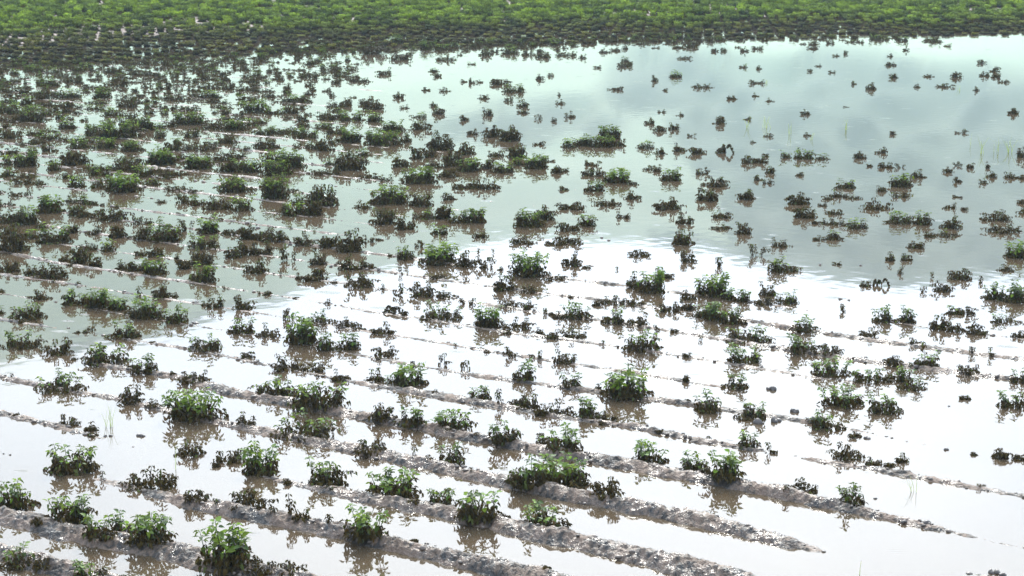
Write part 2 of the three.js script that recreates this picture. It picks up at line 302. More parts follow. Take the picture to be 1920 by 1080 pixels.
function leafAt(at, turn, pitch, roll, size) { _e.set(roll, turn, pitch, 'YZX'); return _m.compose(at, _q.setFromEuler(_e), new THREE.Vector3(size, size, size)).clone(); }

const G = 'G', W = 'W', B = 'B', S = 'S', A = 'A';      // leafy green, green with muddy skirts (W), brown, sparse upright sprig, arching
const greenTint = (r, dark) => { const k = 0.75 + 0.55 * r(), y = r(); return dark ? [0.042 * k + 0.012 * y, 0.066 * k, 0.011 * k] : [0.066 * k + 0.046 * y, 0.116 * k + 0.032 * y, 0.014 * k]; };
const oliveTint = (r) => { const k = 0.6 + 0.8 * r(); return [0.058 * k, 0.068 * k, 0.018 * k]; };
const mudTint = (r) => { const k = 0.4 + 0.9 * r(), o = r(); return [0.045 * k, (0.028 + 0.007 * o) * k, 0.009 * k]; };

// A plant as lists: stalks, loose leaves for single meshes, and a mass of small ones. WIDE and TALL in metres, LOD 0 (near) .. 2 (far).
function growPlant(kind, wide, tall, r, lod, out) {
  const R = wide / 2, single = [];
  const green = kind === G ? 0.4 : kind === W ? 0.5 : 2;          // share of the height below which the flood left mud
  const dens = lod === 0 ? 1 : lod === 1 ? 0.95 : 0.66, big = lod === 0 ? 1 : lod === 1 ? 1.2 : 1.5;
  const size = clamp(0.017 + tall * 0.15, 0.022, 0.050) * big;
  const spot = (f) => { const a = r() * 6.283, d = Math.sqrt(r()) * f; return [Math.cos(a) * R * d, Math.sin(a) * R * d * 0.75]; };
  const colour = (h) => (h > green * (0.7 + 0.6 * r()) ? (r() < (kind === G ? 0.72 : 0.42) ? greenTint(r, false) : greenTint(r, true)) : r() < (kind === B || kind === A || kind === S ? (h > 0.55 ? 0.3 : 0.05) : 0.12) ? oliveTint(r) : mudTint(r));
  const put = (at, turn, pitch, roll, s, h, tip) => {
    const c = colour(h), fresh = c[1] > c[0] * 1.35, limp = !fresh || r() < 0.15;
    if (lod === 2) { out.mass.leaf(SHAPES.plain[limp ? 1 : 0], leafAt(at, turn, limp ? pitch - 0.5 : pitch, roll, s * (limp ? 0.9 : 1.05)), c); return; }
    const k = Math.floor(r() * 4);
    if (fresh && !limp && out.single && tip && single.length < out.single) { single.push([k, leafAt(at, turn, pitch, roll, s * 1.12), c]); return; }
    out.mass.leaf(SHAPES[limp ? 'limp' : 'broad'][k], leafAt(at, turn, limp ? pitch - 0.5 * r() : pitch, roll, s * (limp ? 0.95 : 1.05)), c);
  };
  const stemCol = (h) => (h > green ? [0.06, 0.085, 0.03] : [0.045, 0.038, 0.028]);
  if (kind === A) {                   // stems that bow over and touch the water again
    const n = Math.max(2, Math.round(wide / 0.07));
    for (let k = 0; k < n; k++) {
      const a = (k % 2 ? 0 : Math.PI) + (r() - 0.5) * 1.5, [bx, bz] = spot(0.35), reach = R * (0.3 + 0.8 * r()), h = tall * (0.45 + 0.55 * r()), sway = (r() - 0.5) * 0.7, path = [];
      for (let j = 0; j <= 7; j++) { const u = j / 7; path.push(new THREE.Vector3(bx + Math.cos(a) * reach * u ** 1.2, -0.03 * (1 - u) + h * Math.sin(Math.min(1, u * 1.02) * Math.PI * (0.95)) ** 0.8 * 1, bz + Math.sin(a + sway * u) * reach * u + 0.006 * Math.sin(u * 7 + k))); }
      out.stem.stalk(path, 0.003, 0.002, stemCol(0));
      for (let j = 2; j < 8; j++) for (let i = 0; i < 3; i++) put(path[Math.min(j, 7)], a + (i - 1) * (0.9 + r()), -0.5 - r() * 0.7, r() - 0.5, size * (0.9 + 0.8 * r()), r() * 0.8, false);
    }
    return single;
  }
  const n = kind === S ? Math.max(1, Math.round(wide / 0.045)) : Math.max(3, Math.round(4 + (wide * tall) * (kind === B ? 200 : 215) * Math.min(1, dens + 0.15)));
  for (let k = 0; k < n; k++) {
    const [bx, bz] = spot(kind === S ? 0.5 : 0.62), rr = Math.hypot(bx, bz / 0.75) / R, a = Math.atan2(bz, bx) + (r() - 0.5) * 1.6;
    const weak = kind === B ? r() < 0.6 : kind === W ? r() < 0.22 : r() < 0.08;
    let h = tall * (k === 0 ? 1 : (0.34 + 0.6 * r()) * (1 - 0.25 * rr * rr)); if (weak) h *= 0.72;
    const lean = (weak ? 0.75 : 0.32) * (0.3 + rr) * R + (kind === S ? 0.2 * R : 0), path = [], m = 6;
    for (let j = 0; j <= m; j++) {
      const u = j / m, bow = weak ? Math.sin(Math.min(u * 1.25, 1.15) * Math.PI * 0.55) * (u > 0.7 ? 1 - (u - 0.7) * 1.3 : 1) : u;
      path.push(new THREE.Vector3(bx + Math.cos(a) * lean * u * u + 0.006 * Math.sin(u * 5 + k), -0.045 * (1 - u) + h * bow, bz + Math.sin(a) * lean * u * u));
    }
    out.stem.stalk(path, 0.0042, 0.0022, stemCol(h / tall * 0.6), lod ? 3 : 4);
    const nodes = kind === S ? 4 : Math.max(2, Math.round((2.6 + h * 20) * dens));
    for (let j = 0; j < nodes; j++) {
      const u = kind === S ? 0.4 + 0.6 * (j + 0.5) / nodes : 0.22 + 0.78 * (j + 0.6) / nodes, f = u * m, i = Math.min(m - 1, Math.floor(f)), at = path[i].clone().lerp(path[i + 1], f - i), tip = j >= nodes - 2;
      const turn = a * 0 + j * 2.4 + k * 1.3 + r(), hh = at.y / tall, up = tip ? 0.55 : 0.15, leaflets = tip ? 4 : lod === 2 ? 1 : 2 + (r() < 0.4 ? 1 : 0);
      for (let l = 0; l < leaflets; l++) {
        const tl = turn + (l - (leaflets - 1) / 2) * (tip ? 1.55 : 0.85) + (r() - 0.5) * 0.4, off = at.clone().add(new THREE.Vector3(Math.cos(tl), 0.2, -Math.sin(tl)).multiplyScalar(size * 0.22));
        put(off, tl, up - 0.5 * r() - (hh < green ? 0.4 : 0), (r() - 0.5) * 0.9, size * (0.68 + 0.5 * r()) * (tip ? 0.9 : 1), hh, hh > 0.4);
      }
    }
  }
  if (kind !== S) {                                                 // limp muddy leaves hanging low round the foot
    const skirt = Math.round((16 + wide * 230) * dens * (kind === B ? 0.9 : 1));
    for (let k = 0; k < skirt; k++) {
      const a = r() * 6.283, d = Math.sqrt(r()) * 0.92, at = new THREE.Vector3(Math.cos(a) * R * d, tall * (0.03 + 0.36 * r() * (1.1 - d)), Math.sin(a) * R * d * 0.7);
      put(at, -a + (r() - 0.5) * 1.8, 0.35 - r() * 0.9, (r() - 0.5) * 1.2, size * (0.7 + 0.5 * r()), 0, false);
    }
  }
  return single;
}

// every plant that can be told apart: [x, y of its foot, width, height] in pixels of the 1920 x 1080 photograph, kind, own label
const LIST = [
  // nearest rows, bottom of the picture
  [33, 1068, 58, 44, W, 'dark green potato plant in the very bottom left corner'], [78, 1070, 30, 30, B, 'small brown withered sprig right of the plant in the bottom left corner'], [167, 1092, 56, 40, G, 'leafy green plant cut off by the bottom edge near the left corner'],
  [30, 958, 82, 58, W, 'wide leafy plant with green tops at the left edge on the lowest long ridge'], [125, 988, 92, 62, W, 'bushy green plant second from the left edge on the lowest long ridge'], [70, 984, 26, 15, B], [187, 1015, 62, 50, W, 'upright muddy plant between two greener ones on the lowest ridge'], [230, 1001, 46, 40, W],
  [280, 1026, 88, 62, G, 'broad fresh green plant with large oval leaves on the lowest ridge'], [418, 1076, 102, 98, G, 'tallest lush green plant at the bottom edge with a pointed top shoot'], [497, 1080, 62, 36, B, 'muddy brown clump right of the tallest green plant at the bottom edge'], [549, 1084, 60, 34, B],
  [133, 891, 98, 60, W, 'large dark plant with upright green shoots alone in white water near the left edge'], [190, 901, 16, 20, S], [280, 921, 98, 48, B, 'spiky brown plant with many upright shoots where the second ridge begins'], [368, 943, 44, 36, B], [470, 961, 86, 46, B, 'wide drooping olive brown plant on the second ridge'], [540, 973, 28, 44, S, 'thin upright sprig of two shoots on the second ridge'], [563, 974, 16, 16, S], [627, 988, 30, 20, S], [687, 1013, 84, 60, G, 'rounded leafy green plant far right on the second ridge near the bottom edge'],
  [127, 801, 46, 24, B], [170, 809, 22, 21, B], [357, 858, 58, 36, B, 'domed brown clump standing alone in white water left of centre below'], [430, 871, 62, 36, B], [491, 893, 68, 62, G, 'pointed green plant right of a limp brown one on the third ridge'], [614, 915, 74, 56, W, 'round dark green plant left of the wide glossy plant on the third ridge'], [735, 938, 112, 62, G, 'wide glossy green plant with big drooping leaves on the third ridge'], [828, 951, 62, 40, W], [897, 978, 82, 60, W, 'dark green plant at the end of three in a row on the third ridge'], [1020, 996, 94, 52, G, 'flat topped leafy green plant last on the thick third ridge'],
  [113, 739, 96, 38, W, 'low muddy plant among grass blades near the left edge'], [247, 758, 46, 36, B], [290, 766, 36, 18, B], [367, 791, 120, 58, G, 'very wide green plant on the fourth ridge left of centre'], [462, 801, 36, 30, B], [569, 828, 120, 46, W, 'long low dark green hedge like plant on the fourth ridge'], [695, 854, 62, 40, B], [777, 861, 14, 20, S], [836, 876, 80, 40, W], [960, 921, 16, 32, S], [992, 922, 64, 58, W, 'dense dark left half of the biggest plant pair on the fourth ridge'], [1050, 914, 104, 66, G, 'big bright green plant with spreading top leaves near the middle of the fourth ridge'], [1088, 912, 22, 34, A], [1138, 938, 58, 42, B, 'spiky brown plant right of the biggest green pair'],
  [200, 688, 88, 44, W], [270, 701, 48, 36, W], [363, 721, 62, 28, B], [520, 748, 78, 44, W, 'left one of two joined bushy plants on the fifth ridge'], [598, 771, 112, 56, W, 'right and larger one of two joined bushy plants on the fifth ridge'], [718, 791, 52, 38, B], [768, 802, 58, 38, W], [847, 811, 72, 48, G, 'arched leafy green plant in the middle of the fifth ridge'], [944, 837, 50, 46, W], [1028, 833, 42, 32, B], [1056, 851, 68, 48, G], [1218, 872, 68, 46, G, 'neat upright green plant set apart on the fifth ridge'], [1305, 889, 58, 40, W], [1363, 906, 74, 56, G, 'fresh green plant with large hanging leaves last but three on the fifth ridge'], [1508, 928, 52, 34, B], [1470, 931, 12, 16, S], [1595, 951, 60, 42, W, 'last plant on the fifth ridge, dark with drooping leaves'],
  [40, 657, 80, 36, W], [112, 668, 54, 34, B], [228, 638, 60, 36, W], [253, 633, 20, 20, W], [383, 661, 66, 36, W], [464, 673, 26, 17, B], [542, 697, 54, 34, B], [585, 700, 38, 26, B], [635, 715, 30, 22, B], [703, 717, 40, 26, B], [735, 722, 32, 22, W], [770, 726, 64, 48, G, 'pale green leafy plant with pointed shoots in the middle of the sixth ridge'],
  [900, 752, 40, 32, W], [940, 762, 22, 34, S], [973, 762, 42, 26, B], [997, 768, 32, 30, B], [1015, 780, 20, 24, B], [1048, 782, 50, 30, B], [1099, 788, 48, 42, W], [1138, 792, 38, 28, B], [1402, 842, 44, 34, W], [1447, 851, 18, 24, S], [1590, 863, 62, 36, B], [1640, 872, 24, 16, B], [1668, 876, 20, 14, B], [1690, 868, 20, 20, B],
  [1175, 752, 98, 62, G, 'big round dark green bush in the middle of the picture, largest of its rows'], [1068, 729, 44, 32, W], [983, 717, 38, 42, W], [1327, 776, 50, 42, W], [1408, 789, 62, 38, W], [1552, 809, 64, 38, W], [1603, 821, 22, 16, B], [1825, 854, 9, 11, B], [1876, 861, 30, 30, B], [1910, 864, 24, 20, B],
  [1578, 766, 86, 46, G, 'rounded dark green bush right of middle in white water'], [1660, 778, 64, 42, W, 'domed dark plant beside the rounded bush, last of its ridge'], [1805, 749, 10, 13, B], [1815, 750, 10, 10, B], [1903, 768, 62, 36, W], [1377, 731, 52, 32, W], [1560, 709, 76, 38, G, 'bright broad leaved plant at the left end of a long green clump'], [1635, 721, 72, 34, W], [1690, 717, 42, 32, W], [1710, 734, 52, 28, W], [1910, 719, 32, 28, W], [1817, 703, 42, 24, A],
  // rows seven to twelve
  [2, 589, 10, 16, W], [52, 602, 68, 36, W], [80, 563, 30, 19, B], [2, 549, 10, 10, B], [145, 574, 46, 32, W], [186, 579, 42, 44, G, 'greenest middle one of three joined plants near the left edge'], [224, 583, 36, 32, G], [243, 591, 18, 14, B], [274, 600, 52, 46, G, 'round bright green bush left, just right of three joined plants'], [298, 597, 18, 8, B], [258, 557, 16, 18, S], [301, 560, 28, 28, B], [325, 559, 20, 9, B], [330, 608, 48, 34, W], [402, 578, 28, 26, B], [456, 581, 36, 28, B], [452, 628, 50, 32, W], [145, 625, 10, 7, B], [172, 622, 24, 14, S], [503, 635, 46, 26, B],
  [567, 648, 64, 62, G, 'light green plant with a tall bent shoot at the left of a big clump'], [600, 611, 62, 26, W], [655, 616, 46, 24, B], [612, 659, 42, 38, W], [652, 658, 46, 34, W], [535, 601, 28, 24, S, 'umbrella shaped brown sprig behind the light green plant'], [501, 554, 12, 9, B], [718, 629, 40, 26, B], [722, 669, 38, 26, B], [655, 657, 20, 18, B],
  [830, 688, 26, 25, S], [872, 694, 22, 21, S], [960, 671, 24, 22, S], [1008, 674, 26, 17, S], [1058, 684, 40, 28, B], [828, 604, 78, 34, W, 'wide plant with one green shoot in a brown mat, in white water'], [915, 615, 52, 48, G, 'upright bright green plant left of centre in the white water'], [965, 621, 60, 28, B], [738, 591, 60, 20, A, 'arching brown tangle bridging over the white water'], [748, 556, 20, 21, S], [791, 559, 40, 30, B], [840, 561, 38, 18, B], [880, 574, 34, 16, S], [945, 547, 34, 30, B], [820, 524, 24, 12, B], [993, 551, 30, 14, B], [967, 581, 60, 22, B], [1021, 590, 12, 11, S], [1047, 598, 20, 16, B], [1082, 600, 58, 32, G], [1012, 628, 16, 16, B], [1038, 635, 24, 18, B], [1075, 636, 46, 25, B], [1148, 574, 54, 23, B], [1117, 574, 12, 14, B], [1195, 574, 30, 12, B], [1150, 609, 42, 32, W], [1195, 613, 44, 27, B], [1256, 587, 34, 27, B], [1284, 583, 36, 27, B], [1318, 597, 38, 30, W], [1338, 601, 32, 38, G], [1370, 609, 46, 36, W], [1393, 609, 16, 14, B], [1235, 623, 20, 15, S], [1202, 661, 66, 40, W, 'dense round olive clump in white water right of centre'], [1235, 653, 14, 10, B], [1315, 638, 6, 11, S], [1400, 647, 86, 36, W, 'wide three headed green clump right of centre'], [1395, 684, 68, 38, G],
  [1220, 552, 52, 48, G, 'green plant of upright grass like shoots by the white reflection edge'], [1190, 542, 26, 30, B], [1240, 524, 42, 20, B], [1335, 559, 68, 46, G, 'tall fresh green plant rising highest right of centre'], [1368, 563, 24, 26, G], [1292, 563, 28, 21, B], [1391, 567, 28, 26, W], [1070, 559, 7, 7, B], [1508, 623, 60, 28, W], [1625, 633, 34, 21, B], [1653, 606, 38, 32, W], [1696, 608, 40, 34, W], [1583, 587, 18, 17, S], [1474, 572, 46, 27, W], [1438, 556, 30, 26, B], [1430, 574, 30, 23, B], [1788, 591, 26, 18, W], [1812, 592, 32, 22, B], [1757, 619, 26, 33, B], [1790, 624, 40, 28, B], [1830, 629, 40, 29, B], [1890, 611, 62, 20, W], [1908, 634, 24, 17, B], [1713, 647, 18, 14, B], [1502, 666, 56, 35, G], [1556, 669, 52, 26, B], [1737, 691, 48, 34, W], [1732, 672, 8, 34, S], [1820, 665, 16, 15, S], [1855, 669, 22, 18, S], [1678, 686, 34, 26, B],
  [1865, 564, 46, 32, W], [1903, 569, 42, 42, G, 'tall fresh green plant at the right edge half way down'], [1731, 549, 14, 11, S], [1622, 538, 16, 15, A], [1648, 539, 38, 19, A, 'round arching brown plant alone in white water mirrored as a ring'], [1768, 549, 38, 23, B], [1800, 527, 46, 26, B], [1835, 532, 18, 13, S], [1686, 514, 12, 13, S], [1745, 521, 10, 11, S], [1670, 490, 16, 17, A], [1700, 490, 20, 15, A], [1717, 468, 34, 15, B], [1569, 498, 16, 8, B], [1468, 513, 58, 29, W], [1465, 466, 38, 17, B], [1420, 483, 40, 24, S], [1347, 501, 18, 18, S], [1200, 483, 36, 21, A], [1290, 493, 28, 23, B], [1281, 461, 42, 30, B], [1283, 421, 30, 22, B],
  [992, 522, 68, 42, G, 'green plant with one tall leaning leaf shoot near the centre'], [1040, 528, 40, 18, B], [1072, 501, 36, 25, B], [1100, 504, 14, 7, B], [1070, 461, 50, 23, B], [1040, 463, 40, 16, B], [823, 499, 64, 36, G, 'feathery bright green plant where the white reflection begins'], [873, 501, 32, 25, B], [910, 507, 38, 27, S], [763, 488, 30, 22, W], [787, 464, 18, 17, S], [674, 541, 52, 28, B], [652, 507, 28, 25, B], [671, 506, 10, 11, B], [690, 505, 22, 17, B], [655, 474, 40, 33, B], [692, 455, 22, 11, S], [615, 465, 26, 23, B], [572, 462, 38, 19, B], [587, 528, 50, 27, B], [559, 524, 8, 11, B], [598, 497, 26, 25, B], [539, 492, 30, 27, S], [480, 513, 42, 24, B], [492, 479, 32, 21, B], [514, 454, 42, 23, B], [487, 451, 20, 17, B],
  [17, 512, 44, 23, B], [63, 517, 28, 19, B], [99, 525, 48, 29, B], [232, 507, 24, 15, B], [255, 509, 28, 20, B], [291, 517, 42, 29, W], [380, 531, 52, 33, W], [375, 498, 42, 27, B], [345, 505, 18, 22, B], [382, 468, 46, 22, W], [438, 485, 28, 22, B], [466, 479, 30, 26, B], [149, 495, 36, 31, B], [179, 501, 22, 21, B], [120, 490, 16, 13, B], [170, 470, 20, 14, B], [262, 481, 20, 11, B], [292, 483, 26, 17, B], [25, 474, 50, 40, B], [105, 459, 50, 29, W], [76, 456, 14, 8, B],
  // the green and blue mirrored part
  [14, 421, 42, 23, B], [50, 423, 36, 30, W], [78, 429, 18, 10, B], [143, 405, 26, 19, B], [212, 416, 46, 23, B], [138, 437, 18, 17, B], [175, 441, 24, 12, A], [222, 447, 22, 23, A], [256, 422, 22, 15, S], [272, 451, 30, 26, B], [310, 456, 50, 33, W], [350, 435, 30, 18, S], [391, 439, 32, 27, G, 'single green tuft in the pale green water left of centre'], [434, 442, 30, 13, B], [465, 449, 24, 27, B], [17, 444, 34, 22, B],
  [550, 406, 42, 21, W], [585, 405, 28, 25, B], [720, 422, 42, 27, B], [760, 431, 28, 20, B], [795, 413, 36, 18, W], [831, 411, 20, 27, B], [824, 441, 26, 15, W], [862, 420, 32, 21, W], [893, 419, 28, 25, W], [901, 447, 24, 11, B], [992, 428, 50, 27, W], [1018, 416, 42, 31, B], [982, 460, 40, 14, B], [1068, 436, 42, 23, B], [1100, 426, 36, 25, W], [1168, 411, 28, 15, B], [1353, 411, 38, 17, B], [1350, 433, 42, 13, B], [1392, 441, 30, 23, B], [1510, 411, 42, 25, B], [1497, 386, 38, 25, B], [1567, 404, 30, 17, B], [1537, 422, 28, 12, B], [1567, 425, 36, 17, B], [1565, 452, 32, 19, W], [1536, 452, 20, 11, A], [1606, 431, 40, 21, W], [1688, 423, 54, 24, W, 'wide dark plant left of a taller one in the pale water at right'], [1730, 423, 32, 27, W], [1783, 431, 42, 25, B], [1770, 448, 56, 15, W], [1742, 446, 16, 11, B], [1865, 418, 58, 23, B], [1880, 441, 66, 23, B], [1905, 486, 46, 33, G, 'green plant at the right edge above the white reflection'], [1885, 511, 34, 13, B],
  [83, 188, 38, 18, B], [130, 187, 45, 16, W], [197, 185, 24, 16, W], [240, 204, 36, 16, B], [343, 194, 60, 12, B], [423, 206, 26, 11, B], [477, 214, 42, 22, W], [513, 217, 42, 14, W], [547, 214, 24, 16, B], [560, 196, 44, 16, W], [213, 221, 40, 14, W], [63, 231, 46, 27, W], [17, 216, 42, 20, W], [50, 198, 20, 16, W], [90, 218, 22, 12, B], [127, 243, 26, 17, W], [320, 239, 22, 14, B], [357, 237, 52, 21, W], [273, 246, 26, 24, W], [400, 245, 30, 15, B], [443, 247, 44, 20, W], [473, 237, 22, 14, W], [220, 263, 72, 28, W, 'long dark green hedge like clump far left in the upper water'], [175, 256, 30, 18, W], [150, 281, 42, 15, W], [197, 281, 40, 17, W], [250, 286, 38, 17, W], [295, 261, 22, 13, B], [20, 261, 32, 19, B], [67, 256, 30, 13, B], [70, 271, 22, 14, B], [510, 256, 52, 15, W], [547, 254, 24, 11, W], [573, 261, 38, 17, W], [630, 254, 36, 16, B], [567, 229, 18, 14, A], [612, 227, 24, 14, A],
  [307, 311, 38, 27, G, 'greenest small plant in the crowded upper left water'], [320, 284, 34, 18, B], [287, 306, 16, 20, W], [373, 286, 60, 15, B], [373, 319, 42, 22, W], [427, 271, 36, 15, B], [423, 304, 38, 17, B], [450, 297, 20, 14, A], [463, 326, 48, 21, W], [423, 323, 32, 20, B], [500, 281, 38, 17, B], [547, 317, 42, 29, W], [520, 331, 46, 25, W], [515, 374, 44, 36, W], [613, 284, 26, 23, B], [627, 329, 20, 11, B], [50, 314, 34, 24, W], [20, 311, 30, 17, W], [17, 291, 26, 15, B], [13, 333, 26, 15, W], [102, 321, 22, 17, W], [93, 286, 24, 15, B], [140, 311, 40, 24, B], [187, 332, 36, 17, W], [233, 323, 50, 19, B], [287, 349, 32, 15, W], [307, 326, 30, 11, B], [333, 331, 30, 13, B], [233, 363, 58, 29, G, 'bright green topped clump on a thin ridge at upper left'], [145, 353, 28, 19, W], [190, 356, 40, 15, B], [47, 336, 34, 13, B], [443, 363, 58, 22, W], [605, 388, 44, 33, B], [95, 401, 42, 27, W], [407, 395, 44, 21, B], [302, 382, 22, 9, B],
  [660, 229, 40, 17, W], [703, 230, 26, 17, W], [700, 207, 32, 20, B], [737, 249, 40, 17, W], [720, 276, 62, 25, W], [655, 269, 36, 22, W], [683, 294, 24, 13, W], [655, 321, 48, 29, B], [693, 338, 30, 13, B], [723, 341, 24, 11, B], [752, 315, 28, 19, B], [780, 299, 20, 19, B], [805, 296, 22, 19, B], [827, 283, 36, 27, B], [790, 245, 28, 17, B], [787, 347, 56, 25, W], [850, 313, 34, 23, B], [875, 291, 26, 21, B], [843, 334, 34, 17, B], [877, 323, 36, 21, W], [825, 317, 22, 13, B], [911, 317, 22, 19, B], [886, 254, 17, 11, A], [925, 259, 26, 21, B], [955, 266, 30, 23, B], [932, 296, 30, 13, B], [968, 297, 30, 21, B], [943, 326, 40, 17, W], [977, 311, 28, 15, G], [1007, 319, 44, 27, W], [1027, 306, 26, 15, B], [1043, 326, 20, 19, B], [1060, 323, 14, 11, B], [1010, 274, 22, 13, A], [1068, 279, 32, 19, W], [1097, 276, 34, 21, W], [1143, 263, 42, 27, W], [1133, 279, 50, 23, W, 'wide dark clump in the pale water above the centre'], [1163, 276, 26, 15, B], [1110, 313, 28, 15, B], [1110, 333, 40, 19, B], [1157, 346, 52, 27, G, 'leafy green topped plant in pale water right of centre'], [1187, 349, 24, 13, B], [1113, 361, 36, 21, W], [1220, 321, 26, 13, A], [1233, 323, 14, 15, B], [1257, 341, 38, 23, W], [1210, 281, 36, 17, W], [1237, 248, 26, 17, B], [1263, 245, 22, 15, B], [1237, 291, 26, 15, B], [1273, 286, 24, 17, B], [1057, 359, 22, 13, B], [893, 356, 30, 18, B], [867, 356, 28, 15, B], [923, 356, 24, 15, B], [843, 376, 20, 15, B], [730, 386, 62, 29, W], [790, 388, 34, 21, B], [680, 394, 34, 13, B], [1070, 396, 46, 21, B], [1140, 389, 48, 17, B], [1187, 376, 30, 19, B], [1253, 396, 50, 25, B],
  [1308, 291, 30, 19, B], [1357, 290, 36, 19, A, 'ring like arching brown plant in pale water right of centre'], [1403, 308, 24, 19, B], [1427, 307, 26, 17, B], [1437, 295, 12, 9, B], [1473, 298, 24, 15, W], [1507, 301, 38, 19, W], [1543, 302, 30, 13, W], [1613, 299, 26, 17, B], [1653, 289, 20, 13, A], [1632, 314, 14, 9, B], [1663, 318, 34, 15, B], [1688, 316, 20, 9, S], [1317, 329, 26, 15, B], [1340, 353, 50, 21, B], [1423, 339, 16, 13, A], [1443, 326, 14, 17, B], [1440, 346, 18, 11, B], [1500, 331, 14, 11, B], [1585, 356, 40, 19, W], [1690, 353, 42, 25, W], [1723, 336, 30, 17, B], [1653, 361, 20, 15, B], [1777, 325, 22, 13, B], [1800, 314, 26, 9, S], [1795, 343, 18, 13, A], [1843, 346, 18, 11, A], [1860, 334, 16, 15, A], [1893, 336, 24, 15, A], [1912, 337, 22, 13, A], [1915, 296, 16, 21, B], [1820, 316, 10, 13, B], [1853, 316, 8, 13, B], [1325, 379, 40, 27, B], [1400, 376, 34, 21, B], [1575, 373, 36, 17, B], [1553, 376, 20, 11, B], [1602, 375, 22, 11, A], [1543, 388, 16, 11, A], [1690, 373, 36, 15, B], [1795, 372, 16, 9, A], [1780, 393, 24, 13, B], [1807, 395, 14, 11, A], [1915, 383, 14, 13, B],
  // open water far right and the far shore
  [1295, 92, 32, 15, B], [1340, 98, 14, 11, B], [1357, 97, 10, 10, B], [1395, 98, 16, 11, B], [1420, 95, 26, 11, B], [1423, 131, 13, 9, B], [1670, 125, 22, 12, B, 'brown clump alone in the pale water far right near the top'], [1793, 147, 18, 15, B], [1847, 145, 20, 11, B], [1867, 147, 16, 11, B], [1880, 157, 22, 9, B], [1633, 169, 15, 15, B], [1602, 159, 9, 9, B], [1533, 126, 14, 6, B], [1519, 135, 8, 8, B], [1560, 138, 12, 7, B], [1567, 107, 14, 7, B], [1585, 102, 9, 9, B], [1373, 188, 17, 11, B], [1417, 182, 13, 8, A], [1443, 192, 18, 8, B], [1587, 202, 10, 5, B], [1720, 165, 11, 9, B], [1830, 171, 10, 9, B], [1400, 226, 13, 9, B], [1440, 258, 17, 9, B], [1412, 269, 12, 6, B], [1513, 256, 14, 8, A], [1675, 254, 14, 10, B], [1800, 252, 26, 10, S], [1295, 258, 20, 7, S],
  [1267, 147, 24, 15, G, 'lone small green plant in the pale open water near the top'], [1247, 171, 9, 8, B], [1240, 212, 13, 7, A], [1068, 222, 17, 13, B], [1050, 197, 19, 10, A], [1047, 180, 7, 7, B], [1013, 151, 19, 12, B], [1033, 144, 11, 9, B], [937, 161, 30, 15, B], [963, 176, 38, 14, W], [900, 156, 11, 7, B], [870, 155, 9, 8, A], [885, 157, 9, 9, A], [907, 187, 19, 9, B], [953, 192, 15, 9, A], [980, 202, 17, 13, B], [983, 214, 17, 9, B], [913, 218, 17, 13, B], [872, 227, 13, 12, A], [822, 215, 17, 15, B], [813, 200, 11, 8, B], [821, 145, 11, 10, B], [833, 173, 15, 9, B], [747, 185, 17, 12, B], [758, 205, 15, 7, A], [720, 142, 25, 13, B], [650, 199, 15, 15, A], [1007, 225, 17, 10, S], [1038, 229, 9, 9, B], [797, 171, 13, 8, A], [1120, 129, 15, 8, B], [1170, 128, 30, 13, B],
  [697, 106, 57, 28, B], [753, 116, 38, 17, B], [743, 85, 30, 21, W], [800, 96, 28, 20, W], [837, 117, 38, 13, B], [910, 106, 26, 15, B], [957, 104, 36, 18, W], [990, 106, 26, 13, B], [1017, 111, 34, 15, B], [1063, 109, 44, 13, B], [1093, 111, 16, 10, B], [1103, 85, 32, 15, B], [1133, 101, 24, 10, B], [1150, 83, 42, 14, B], [1203, 86, 32, 11, B], [1270, 93, 28, 11, B],
];

// ---------------------------------------------------------------- the plants, each a thing of its own; the smallest in one mass
const surface = (x, z) => { const q = st({ x, z }), n = nearestRow(q.t); let y = Math.max(0, groundHeight(x, z)); if (n >= 0 && n < ROWS) { const d = q.t - rowT(n, q.s); y = Math.max(y, crest(n, q.s) - 0.125 * Math.pow(Math.abs(d) / 0.25, 1.55)); } return y; };
function foot(px, py, w) {                              // middle of the clump, a little behind the foot seen in front
  let p = ground(px, py - 0.10 * w);
  for (let k = 0; k < 2; k++) { const y = surface(p.x, p.z); p = ground(px, py - 0.10 * w, y * 0.8); }
  return p;
}
const KIND = { G: 'leafy green plant', W: 'green topped muddy plant', B: 'brown wilted plant', S: 'sparse brown sprig', A: 'arching brown stems' };
const PLANTS = LIST.map(([px, py, w, h, form, label], k) => {
  const kind = form === A && !label ? B : form, far = step(640, 430, py) * step(90, 190, py), more = 1 + far * (px < 1000 ? 0.34 : 0.08), low = py > 560 ? 0.94 : 1;
  const p = foot(px, py, w), dist = depth(p.x, 0, p.z), q = st(p), y = surface(p.x, p.z);
  return { px, py, w, h, kind, label, k, x: p.x, z: p.z, y, wide: more * (py > 560 ? 1.08 : 1) * w * dist / FOCAL, tall: low * more * Math.max(0.03, (h - 0.05 * w) * dist / FOCAL / 0.97), row: nearestRow(q.t), s: q.s, size: w * h, dist };
});
const MOST = 300, byself = [...PLANTS].sort((a, b) => (b.label ? 1e6 : 0) + b.size - (a.label ? 1e6 : 0) - a.size).slice(0, MOST), single = new Set(byself);
for (const p of byself) { const along = PLANTS.filter((o) => o.row === p.row).sort((a, b) => a.px - b.px); p.place = along.indexOf(p) + 1; p.of = along.length; }
